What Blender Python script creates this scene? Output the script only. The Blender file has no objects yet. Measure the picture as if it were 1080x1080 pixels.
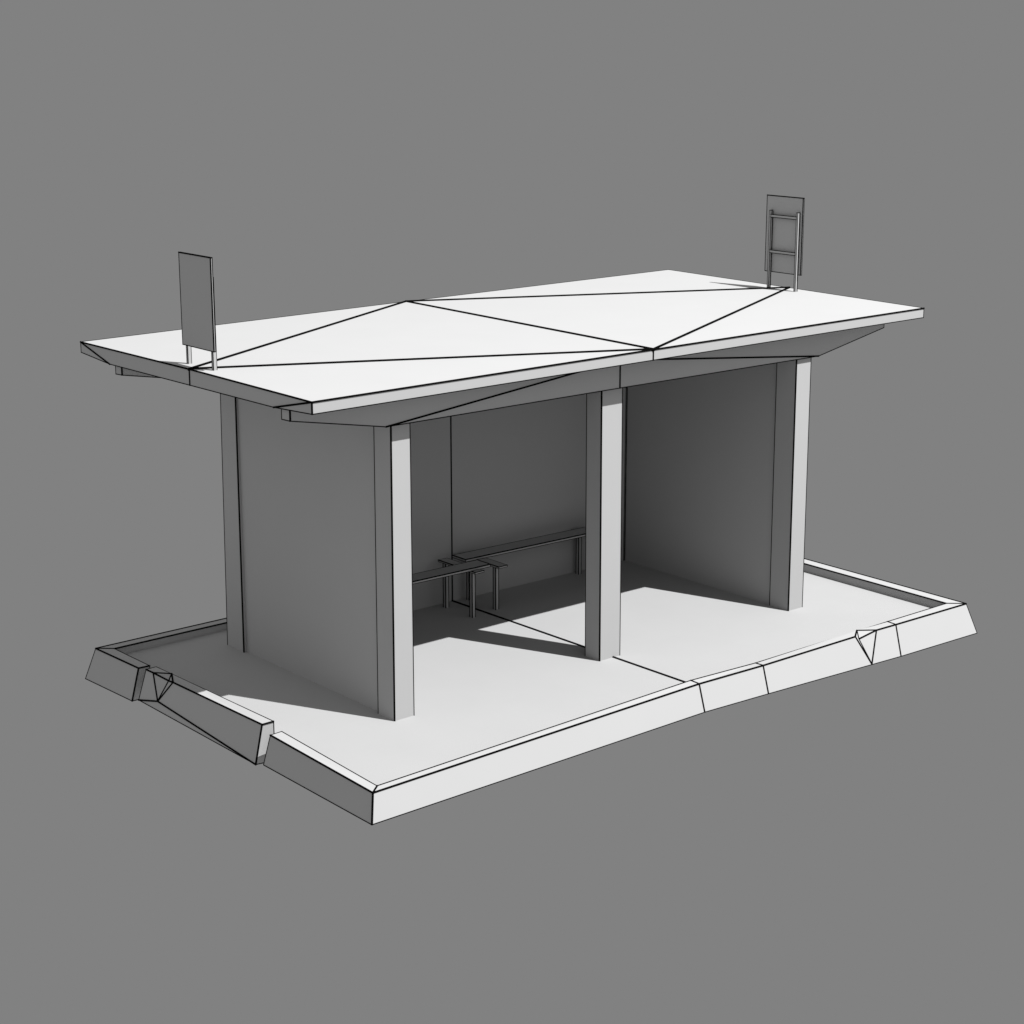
import bpy, math
from mathutils import Vector, Matrix

scene = bpy.context.scene
COL = scene.collection

# ------------------------------------------------------------------ world, render
world = bpy.data.worlds.new("World"); scene.world = world; world.use_nodes = True
bg = world.node_tree.nodes["Background"]
bg.inputs[0].default_value = (0.2195, 0.2195, 0.2195, 1.0); bg.inputs[1].default_value = 1.0
scene.view_settings.view_transform = 'Standard'; scene.view_settings.look = 'None'
scene.view_settings.exposure = 0.0; scene.view_settings.gamma = 1.0
scene.view_settings.use_curve_mapping = False
scene.render.engine = 'CYCLES'
scene.cycles.max_bounces = 1; scene.cycles.diffuse_bounces = 1
scene.cycles.sample_clamp_indirect = 0.13

# ------------------------------------------------------------------ materials
def clay(name, value, spread):
    m = bpy.data.materials.new(name); m.use_nodes = True
    nt = m.node_tree; nt.nodes.clear()
    out = nt.nodes.new('ShaderNodeOutputMaterial'); d = nt.nodes.new('ShaderNodeBsdfDiffuse')
    tc = nt.nodes.new('ShaderNodeTexCoord'); n = nt.nodes.new('ShaderNodeTexNoise'); r = nt.nodes.new('ShaderNodeValToRGB')
    n.inputs['Scale'].default_value = 1.7; n.inputs['Detail'].default_value = 5.0
    a, b = value - spread, value + spread
    r.color_ramp.elements[0].color = (a, a, a, 1); r.color_ramp.elements[1].color = (b, b, b, 1)
    r.color_ramp.elements[0].position = 0.3; r.color_ramp.elements[1].position = 0.7
    nt.links.new(tc.outputs['Object'], n.inputs['Vector']); nt.links.new(n.outputs['Fac'], r.inputs['Fac'])
    nt.links.new(r.outputs['Color'], d.inputs['Color']); nt.links.new(d.outputs['BSDF'], out.inputs['Surface'])
    return m
CLAY = clay('matt_grey_white', 0.77, 0.006)
PLATFORM = clay('pale_platform', 0.70, 0.008)
INK = clay('black_edge_line', 0.006, 0.001)

THICK, THIN, CREASE = 0.0080, 0.0043, 0.0122

# ------------------------------------------------------------------ mesh collecting
class Shape:
    """faces of one part plus the black lines that run along its edges"""
    def __init__(self): self.v = []; self.f = []; self.m = []
    def face(self, *pts):
        i = len(self.v); self.v += [tuple(p) for p in pts]; self.f.append(list(range(i, i + len(pts)))); self.m.append(0)
    def line(self, a, b, r=THICK):
        a, b = Vector(a), Vector(b); d = (b - a)
        if d.length < 1e-5: return
        d.normalize(); s = d.cross(Vector((0, 0, 1)) if abs(d.z) < .9 else Vector((1, 0, 0))).normalized(); t = d.cross(s)
        a = a - d * r * .5; b = b + d * r * .5; i = len(self.v); n = 8
        for p in (a, b):
            for k in range(n):
                w = 2 * math.pi * k / n
                self.v.append(tuple(p + s * math.cos(w) * r + t * math.sin(w) * r))
        for k in range(n):
            self.f.append([i + k, i + (k + 1) % n, i + n + (k + 1) % n, i + n + k]); self.m.append(1)
        self.f.append([i + k for k in reversed(range(n))]); self.m.append(1)
        self.f.append([i + n + k for k in range(n)]); self.m.append(1)
    def path(self, pts, r=THICK):
        for a, b in zip(pts, pts[1:]): self.line(a, b, r)
    def hexa(self, p):
        """eight corners: 0-3 one end (in a loop), 4-7 the other"""
        for q in ((3, 2, 1, 0), (4, 5, 6, 7), (0, 1, 5, 4), (1, 2, 6, 5), (2, 3, 7, 6), (3, 0, 4, 7)): self.face(*[p[k] for k in q])
    def box(self, x0, x1, y0, y1, z0, z1):
        p = [(x0, y0, z0), (x1, y0, z0), (x1, y1, z0), (x0, y1, z0), (x0, y0, z1), (x1, y0, z1), (x1, y1, z1), (x0, y1, z1)]
        self.hexa(p); return p
    def box_lines(self, p, r=THICK, skip=()):
        for e in ((0, 1), (1, 2), (2, 3), (3, 0), (4, 5), (5, 6), (6, 7), (7, 4), (0, 4), (1, 5), (2, 6), (3, 7)):
            if e not in skip: self.line(p[e[0]], p[e[1]], r)
    def build(self, name, parent=None, origin=None, mat=None):
        o3 = Vector(origin) if origin else Vector((0, 0, 0))
        me = bpy.data.meshes.new(name)
        me.from_pydata([tuple(Vector(q) - o3) for q in self.v], [], self.f)
        me.materials.append(mat or CLAY); me.materials.append(INK)
        for p, m in zip(me.polygons, self.m): p.material_index = m
        me.validate(); me.update()
        import bmesh
        bm = bmesh.new(); bm.from_mesh(me)
        bmesh.ops.remove_doubles(bm, verts=bm.verts, dist=1e-6)
        bmesh.ops.recalc_face_normals(bm, faces=bm.faces); bm.to_mesh(me); bm.free()
        ob = bpy.data.objects.new(name, me); COL.objects.link(ob)
        if parent is None: ob.location = o3
        else:
            ob.parent = parent; ob.location = o3 - WORLD_OF[parent.name]
        WORLD_OF[ob.name] = o3
        return ob
WORLD_OF = {}

def tag(o, label, cat=None, group=None, kind=None):
    if label: o['label'] = label
    if cat: o['category'] = cat
    if group: o['group'] = group
    if kind: o['kind'] = kind
    return o
def thing(name, loc, label, cat, group=None):
    o = bpy.data.objects.new(name, None); COL.objects.link(o); o.location = loc; o.empty_display_size = .2
    WORLD_OF[o.name] = Vector(loc)
    return tag(o, label, cat, group, 'thing')

# ------------------------------------------------------------------ platform
def floor_z(x): return 0.0 + (0.012 * (x + 3.5) / 3.44 if x < -0.06 else 0.012 - 0.022 * (x + 0.06) / 3.55)
s = Shape()
xm = -0.0627; bot = -0.165
xs = (-3.48, xm, 3.50); yf, yb = -1.085, 3.05
ym_f = {xs[0]: yf, xs[1]: yf, xs[2]: yf}
P = lambda x, y: (x, y, floor_z(x)); B = lambda x, y: (x, y, bot)
XF = 0.003   # the seam runs very slightly askew
s.face(P(xs[0], yf), P(XF, yf), P(xm, yb), P(xs[0], yb))
s.face(P(XF, yf), P(xs[2], yf), P(xs[2], yb), P(xm, yb))
s.face(B(xs[0], yf), B(xs[0], yb), B(xm, yb), B(xs[2], yb), B(xs[2], yf), B(XF, yf))
s.face(B(xs[0], yf), B(XF, yf), P(XF, yf), P(xs[0], yf)); s.face(B(XF, yf), B(xs[2], yf), P(xs[2], yf), P(XF, yf))
s.face(B(xs[2], yf), B(xs[2], yb), P(xs[2], yb), P(xs[2], yf))
s.face(B(xs[2], yb), B(xm, yb), P(xm, yb), P(xs[2], yb)); s.face(B(xm, yb), B(xs[0], yb), P(xs[0], yb), P(xm, yb))
s.face(B(xs[0], yb), B(xs[0], yf), P(xs[0], yf), P(xs[0], yb))
s.line(P(xm, 2.33), P(XF, yf), CREASE)
pl = s.build('platform', origin=(0, 1, 0), mat=PLATFORM)
tag(pl, 'pale flat platform slab with one black seam running across it, ringed by kerb stones', 'platform', kind='structure')

# ------------------------------------------------------------------ kerb stones
KG = 'kerb stones round the platform'
def low(p, z=-0.19): return (p[0], p[1], z)
def kerb(name_label, secs, lines=None, custom=None, thin_low=True):
    """secs: sections along the stone, each (outer bottom, outer top, inner top); straight stone between two of them"""
    s = Shape(); a, b = secs
    A = [a[0], a[1], a[2], low(a[2], a[0][2])]; Bq = [b[0], b[1], b[2], low(b[2], b[0][2])]
    if custom: custom(s, A, Bq)
    else:
        s.hexa(A + Bq)
        s.line(A[1], Bq[1])
    s.line(A[0], Bq[0], THIN); s.line(A[2], Bq[2], INNER)
    for q, e in ((A, 0), (Bq, 1)):
        for (i, j), r in (((0, 1), lines[e][0]), ((1, 2), lines[e][1]), ((2, 3), lines[e][2])):
            if r: s.line(q[i], q[j], r)
        if lines[e][2]: s.line(q[0], q[3], THIN)
    c = [sum(q[k] for q in (a[0], b[0])) / 2 for k in range(3)]
    o = s.build('kerb_stone', origin=c)
    return tag(o, name_label, 'kerb stone', KG, 'thing')
INNER = THIN
RIM = 0.0060
def mid(a, b, t): return tuple(a[k] + (b[k] - a[k]) * t for k in range(3))

obL, otL, itL = (-3.6643, 3.2291, -0.2313), (-3.5918, 3.1341, 0.071), (-3.4662, 3.0173, 0.071)
obN, otN, itN = (-3.6518, -1.2368, -0.1794), (-3.598, -1.182, 0.045), (-3.496, -1.0965, 0.045)
obR, otR, itR = (3.683, -1.2812, -0.214), (3.6234, -1.1738, 0.076), (3.4821, -1.0463, 0.076)
obNf = (-3.6686, -1.2603, -0.1667)
obB, otB, itB = (3.70, 3.16, -0.201), (3.622, 3.135, 0.078), (3.482, 3.017, 0.078)

A1 = ((-3.6591, 2.3687, -0.2096), (-3.5879, 2.3527, 0.0873), (-3.4709, 2.3633, 0.0805))
B0 = ((-3.6501, 2.2627, -0.1721), (-3.5829, 2.2237, 0.1082), (-3.4718, 2.2444, 0.1024))
B1 = ((-3.6546, 0.3566, -0.1909), (-3.5769, 0.3631, 0.133), (-3.4857, 0.332, 0.1474))
C0 = ((-3.6478, 0.2487, -0.1625), (-3.5884, 0.2253, 0.0852), (-3.4865, 0.2157, 0.0943))
kerb('short kerb stone forming the rear corner, next to the stone with the broken edge', ((obL, otL, itL), A1), lines=((THIN, THICK, 0), (THICK, THICK, THIN)))
def chip_b(s, A, Bq):
    P1, P2, P3 = (-3.5823, 2.1001, 0.1103), (-3.4738, 1.9708, 0.1117), (-3.5816, 1.7634, 0.1132)
    P4, Q = (-3.6332, 1.9541, -0.1018), (-3.5564, 1.8794, 0.0897)
    s.face(A[0], A[1], P1, P4); s.face(P1, Q, P4); s.face(Q, P3, P4); s.face(P4, P3, Bq[1], Bq[0]); s.face(A[0], P4, Bq[0])
    s.face(A[1], A[2], P2, P1); s.face(P1, P2, Q); s.face(P2, P3, Q); s.face(P2, Bq[2], Bq[1], P3)
    s.face(A[2], A[3], Bq[3], Bq[2], P2); s.face(A[0], A[3], A[2], A[1]); s.face(*[Bq[k] for k in (0, 1, 2, 3)]); s.face(A[0], Bq[0], Bq[3], A[3])
    for a, b in ((P1, P2), (P1, Q), (P1, P4), (Q, P2), (Q, P4), (Q, P3), (P2, P3), (P3, P4), (A[1], P1), (P3, Bq[1]), (A[0], P4), (P4, Bq[0])): s.line(a, b)
kerb('shaded kerb stone with a broken top edge, tipped up between two gaps', (B0, B1), lines=((THIN, THIN, 0), (THICK, THICK, THIN)), custom=chip_b)
kerb('whole shaded kerb stone running from the wider gap to the nearest platform corner', (C0, (obN, otN, itN)), lines=((THIN, THIN, 0), (THICK, THICK, 0)))

INNER = RIM
J1 = ((-0.1182, -1.2499, -0.1341), (-0.1071, -1.1638, 0.0986), (-0.1169, -1.0722, 0.1063))
J2 = ((0.6825, -1.2568, -0.1518), (0.698, -1.1683, 0.0872), (0.7086, -1.0663, 0.0793))
J3 = ((2.5118, -1.2751, -0.1992), (2.5425, -1.1701, 0.0847), (2.565, -1.0529, 0.0796))
E = 0.0015
def sh(sec, dx): return tuple((p[0] + dx, p[1], p[2]) for p in sec)
kerb('longest sunlit kerb stone, running from the nearest corner to the floor seam', (sh((obNf, otN, itN), E), sh(J1, -E)), lines=((THICK, 0, 0), (THICK, THICK, 0)))
kerb('shortest sunlit kerb stone, plain, between two joints beside the floor seam', (sh(J1, E), sh(J2, -E)), lines=((0, 0, 0), (THICK, THICK, 0)))
def chip_f(s, A, Bq):
    a, c, d = (2.2579, -1.1686, 0.0884), (1.9536, -1.1681, 0.0894), (2.0888, -1.27, -0.1858)
    b, q = (2.1089, -1.0562, 0.088), (2.0244, -1.1522, 0.046)
    s.face(A[0], d, c, A[1]); s.face(c, d, q); s.face(q, d, a); s.face(d, Bq[0], Bq[1], a)
    s.face(A[1], c, b, A[2]); s.face(c, q, b); s.face(q, a, b); s.face(a, Bq[1], Bq[2], b)
    s.face(A[2], b, Bq[2], Bq[3], A[3]); s.face(*[A[k] for k in (0, 1, 2, 3)]); s.face(*[Bq[k] for k in (3, 2, 1, 0)]); s.face(A[0], A[3], Bq[3], Bq[0], d)
    for u, v in ((a, b), (a, q), (a, d), (q, d), (c, d), (b, c), (b, q), (A[1], c), (a, Bq[1])): s.line(u, v)
kerb('sunlit kerb stone with a triangular notch broken out of its top edge', (sh(J2, E), sh(J3, -E)), lines=((0, 0, 0), (THICK, THICK, 0)), custom=chip_f)
kerb('sunlit kerb stone at the far end past the notched stone, ending in a corner', (sh(J3, E), sh((obR, otR, itR), -E)), lines=((0, 0, 0), (THIN, THICK, 0)))
INNER = THICK
def shy(sec, dy): return tuple((p[0], p[1] + dy, p[2]) for p in sec)
kerb('long kerb stone behind the last front column, with a thin sunlit top', (shy((obR, otR, itR), E), shy((obB, otB, itB), -E)), lines=((0, 0, 0), (THIN, THICK, 0)))
kerb('long shaded kerb stone behind the shelter along the rear edge of the platform', (sh((obL, otL, itL), E), sh((obB, otB, itB), -E)), lines=((0, 0, 0), (0, 0, 0)))

# ------------------------------------------------------------------ shelter
shelter = thing('bus_shelter', (0, 1.3, 0), 'open fronted grey white bus shelter with a wide flat roof on columns', 'bus shelter')

# roof: flat slab, thin at the eaves, thicker over the beams
rN, rL, rR, rB = (-3.3981, -0.2150, 2.8507), (-3.438, 3.3812, 2.8607), (3.9453, -0.2170, 2.8645), (4.1466, 3.5991, 2.8607)
mL, mF, mB, mR = (-3.4240, 1.5272, 2.867), (0.1896, -0.2205, 2.8605), (0.2867, 3.4937, 2.863), (4.0538, 1.6658, 2.862)
def dn(p, h): return (p[0], p[1], p[2] - h)
def onedge(a, b, y, z):
    t = (y - a[1]) / (b[1] - a[1]); return (a[0] + (b[0] - a[0]) * t, y, z)
EV = 0.0935
lN, lL, lR, lB = dn(rN, EV), dn(rL, EV), dn(rR, EV), dn(rB, EV)
l1, lm, l2 = onedge(rN, rL, 0.3061, 2.7328), (mL[0], mL[1], 2.7330), onedge(rN, rL, 2.8723, 2.7280)
q1, qm, q2 = onedge(rR, rB, 0.36, 2.7328), (mR[0], mR[1], 2.7330), onedge(rR, rB, 3.0, 2.7280)
lF, lK = dn(mF, EV), dn(mB, EV)
s = Shape()
s.face(rN, mF, mL); s.face(mL, mF, mB); s.face(mL, mB, rL); s.face(mF, rR, mR); s.face(mF, mR, mB); s.face(mB, mR, rB)
s.face(rN, lN, lF, mF); s.face(mF, lF, lR, rR)
s.face(rL, mB, lK, lL); s.face(mB, rB, lB, lK)
s.face(rN, l1, lN); s.face(rN, mL, lm, l1); s.face(mL, rL, l2, lm); s.face(rL, lL, l2)
s.face(rR, lR, q1); s.face(rR, q1, qm, mR); s.face(mR, qm, q2, rB); s.face(rB, q2, lB)
s.face(lN, l1, q1, lR, lF); s.face(l1, lm, qm, q1); s.face(lm, l2, q2, qm); s.face(l2, lL, lK, lB, q2)
for a, b in ((rN, mL), (mL, rL), (rN, mF), (mF, rR), (rN, l1), (mL, lm), (rL, l2), (mF, lF), (rN, lN)): s.line(a, b)
for a, b in ((mF, mL), (mL, mB), (mF, mB), (mF, mR), (mB, mR)): s.line(a, b, 0.0150)
for a, b in ((rL, mB), (mB, rB), (rR, mR), (mR, rB), (lN, lF), (lF, lR), (lN, l1), (l1, lm), (lm, l2), (l2, lL), (lL, rL), (lR, rR)): s.line(a, b, THIN)
s.build('roof', shelter, (0.3, 1.6, 2.8))

# two beams with tapered ends under the roof
def beam(y0, y1, tip, tip2, top):
    """tip, tip2: front and rear lower corners of the thin end over the gapped kerb"""
    prof = [(None, 0), (-2.5931, 2.5261), (-0.0552, 2.526), (2.5655, 2.5157), (3.5295, 2.693)]
    s = Shape()
    F = [tip] + [(x, y0, z) for x, z in prof[1:]]; R = [tip2] + [(x, y1, z) for x, z in prof[1:]]
    TF = [(p[0], p[1], top) for p in F]; TR = [(p[0], p[1], top) for p in R]
    for k in range(4):
        s.face(F[k], F[k + 1], TF[k + 1], TF[k]); s.face(R[k + 1], R[k], TR[k], TR[k + 1])
        s.face(R[k], R[k + 1], F[k + 1], F[k]); s.face(TF[k], TF[k + 1], TR[k + 1], TR[k])
    s.face(F[0], TF[0], TR[0], R[0]); s.face(F[4], R[4], TR[4], TF[4])
    s.path(F, THIN); s.line(F[0], R[0], THIN); s.line(F[0], TF[0]); s.line(R[0], TR[0], THIN); s.line(F[2], TF[2])
    s.line(F[1], TF[2]); s.line(F[3], TF[2]); s.line(F[4], TF[4], THIN)
    return s.build('roof_beam', shelter, (0, (y0 + y1) / 2, 2.7))
beam(-0.061, 0.042, (-3.375, 0.1237, 2.6473), (-3.375, 0.2416, 2.6443), 2.774)
beam(2.52, 2.623, (-3.385, 2.7468, 2.6421), (-3.385, 2.8575, 2.6367), 2.770)

def column(x0, x1, y0, y1, dx0=0.0, dx1=0.0, front=THICK, back=THIN, right=THIN, z=-0.02, dy1=0.0):
    s = Shape(); t = 2.755
    p = [(x0, y0, z), (x1, y0, z), (x1, y1, z), (x0, y1, z), (x0 + dx0, y0, t), (x1 + dx1, y0, t), (x1 + dx1, y1 + dy1, t), (x0 + dx0, y1 + dy1, t)]
    s.hexa(p); s.line(p[0], p[4], front); s.line(p[3], p[7], back); s.line(p[1], p[5], right); s.line(p[2], p[6], THIN)
    return s.build('column', shelter, ((x0 + x1) / 2, (y0 + y1) / 2, 0))
column(-2.508, -2.305, 0.010, 0.240, 0.013, 0.0)
column(-0.185, 0.066, 0.018, 0.212, -0.014, -0.016)
column(2.293, 2.498, -0.038, 0.210, -0.017, -0.014)
column(-2.508, -2.305, 2.333, 2.615, 0.013, 0.0, dy1=-0.034)
column(2.293, 2.498, 2.333, 2.615)

s = Shape(); s.box(-2.478, -2.33, 0.23, 2.34, -0.02, 2.756); s.build('side_wall', shelter, (-2.4, 1.3, 0))
s = Shape(); s.box(2.309, 2.47, 0.20, 2.34, -0.02, 2.756); s.build('side_wall', shelter, (2.4, 1.3, 0))
s = Shape(); s.box(-2.34, 2.33, 2.3275, 2.50, -0.02, 2.758)
s.line((xm, 2.3275, 0.0), (xm, 2.3275, 2.74)); s.line((2.309, 2.3275, 0.0), (2.309, 2.3275, 2.74))
s.build('back_wall', shelter, (0, 2.4, 0))

# ------------------------------------------------------------------ benches: two cross boards on legs, one long plank left on each
def bench(x0, x1, supports, yl, yr, d, label, dy=0.0, zs=0.479):
    cx = (x0 + x1) / 2
    t = thing('bench', (cx, 2.0, 0.0), label, 'bench', 'benches inside the shelter')
    zt = zs + 0.0255
    s = Shape()
    p = [(x0, yl, zs + .001), (x1, yr, zs + .001), (x1, yr + d, zs + .001), (x0, yl + d, zs + .001), (x0, yl, zt), (x1, yr, zt), (x1, yr + d, zt), (x0, yl + d, zt)]
    s.hexa(p); s.box_lines(p, 0.0032); s.line(p[4], p[5], .0068); s.line(p[4], p[7], .0065); s.line(p[5], p[6], .0055)
    s.build('seat', t, (cx, (yl + yr + d) / 2, zs))
    for sx in supports:
        s = Shape(); p = s.box(sx - .055, sx + .055, 1.725 + dy, 2.305 + dy, zs - 0.017, zs)
        s.box_lines(p, 0.0026); s.line(p[4], p[7], .0060); s.line(p[4], p[5], .0046)
        su = s.build('seat_support', t, (sx, 2.0, 0.46))
        for y0, y1 in ((1.815 + dy, 1.860 + dy), (2.232 + dy, 2.277 + dy)):
            s = Shape(); p = s.box(sx - .019, sx + .018, y0 + .003, y1 - .004, -0.01, zs - 0.0165)
            for k in (0, 3): s.line(p[k], p[k + 4], .0055)
            s.line(p[1], p[5], .0042); s.line(p[2], p[6], .0042)
            s.build('leg', su, (sx, y0, 0))
bench(-1.90, -0.055, (-1.72, -0.237), 1.766, 1.736, 0.20, 'grey white bench with only its front plank left, standing nearer the first front column', -0.049, 0.498)
bench(-0.092, 1.75, (0.100, 1.573), 2.072, 2.018, 0.21, 'grey white bench with only its rear plank left, close against the back wall')

# ------------------------------------------------------------------ roof signs: a panel on two posts joined by two rungs
def sign(x_panel, thick, y0, y1, z0, z1, x_post, posts, px, py, ztop, rungs, zr, label, r0, r1):
    base = 2.8607
    t = thing('roof_sign', (x_post, (y0 + y1) / 2, base), label, 'sign board', 'sign boards on the shelter roof')
    s = Shape(); p = s.box(x_panel - thick / 2, x_panel + thick / 2, y0, y1, z0, z1)
    s.box_lines(p, 0.0040)
    s.line(p[0], p[4], .0065); s.line(p[1], p[5], 0.0040); s.line(p[4], p[7], .0062)
    s.build('panel', t, (x_panel, (y0 + y1) / 2, z0))
    for y in posts:
        s = Shape(); p = s.box(x_post - px / 2, x_post + px / 2, y - py / 2, y + py / 2, base - .01, ztop)
        s.box_lines(p, 0.0026); s.line(p[0], p[4], r0); s.line(p[1], p[5], r1)
        s.build('post', t, (x_post, y, base))
    for z in rungs:
        s = Shape(); p = s.box(x_post - zr / 2, x_post + zr / 2, posts[0] + py / 2 - .004, posts[1] - py / 2 + .004, z - zr / 2, z + zr / 2)
        for e in ((0, 3), (4, 7)): s.line(p[e[0]], p[e[1]], .0036)
        s.build('rung', t, (x_post, (posts[0] + posts[1]) / 2, z))
    return t
sign(-3.3105, 0.016, 1.302, 1.797, 3.0285, 3.796, -3.284, (1.362, 1.763), 0.034, 0.022, 3.63, (3.24, 3.57), 0.028, 'upright grey sign board showing its plain flat face, standing on the end of the roof', .0045, .0026)
sign(3.9130, 0.016, 1.3815, 1.8885, 3.0375, 3.843, 3.884, (1.428, 1.808), 0.028, 0.022, 3.690, (3.257, 3.633), 0.028, 'sign board on the roof seen from behind, with two posts and two rungs showing', .0030, .0056)

# ------------------------------------------------------------------ light: one distant lamp with sharp shadows
d = Vector((-0.369 / 0.929, 1.0, -1.640)).normalized()
ld = bpy.data.lights.new('distant_lamp', 'SPOT'); R = 60.0
ld.energy = 3.36 * 4 * math.pi * R * R; ld.shadow_soft_size = 0.22; ld.spot_size = math.radians(18); ld.spot_blend = 0.1
ld.color = (1, 1, 1)
lo = bpy.data.objects.new('distant_lamp', ld); COL.objects.link(lo)
target = Vector((0, 1, 1)); lo.location = target - d * R
lo.rotation_euler = d.to_track_quat('-Z', 'Y').to_euler()

# ------------------------------------------------------------------ camera
cd = bpy.data.cameras.new('camera'); cam = bpy.data.objects.new('camera', cd); COL.objects.link(cam)
r = Vector((0.765063, -0.643955, -0.000514)); u = Vector((0.161819, 0.19148, 0.968065)); f = Vector((0.623292, 0.740714, -0.250699))
M = Matrix(((r.x, u.x, -f.x, -11.33996), (r.y, u.y, -f.y, -12.00372), (r.z, u.z, -f.z, 5.652927), (0, 0, 0, 1)))
cam.matrix_world = M
cd.sensor_width = 36.0; cd.sensor_fit = 'HORIZONTAL'; cd.lens = 66.8603; cd.clip_start = 0.1; cd.clip_end = 500
scene.camera = cam
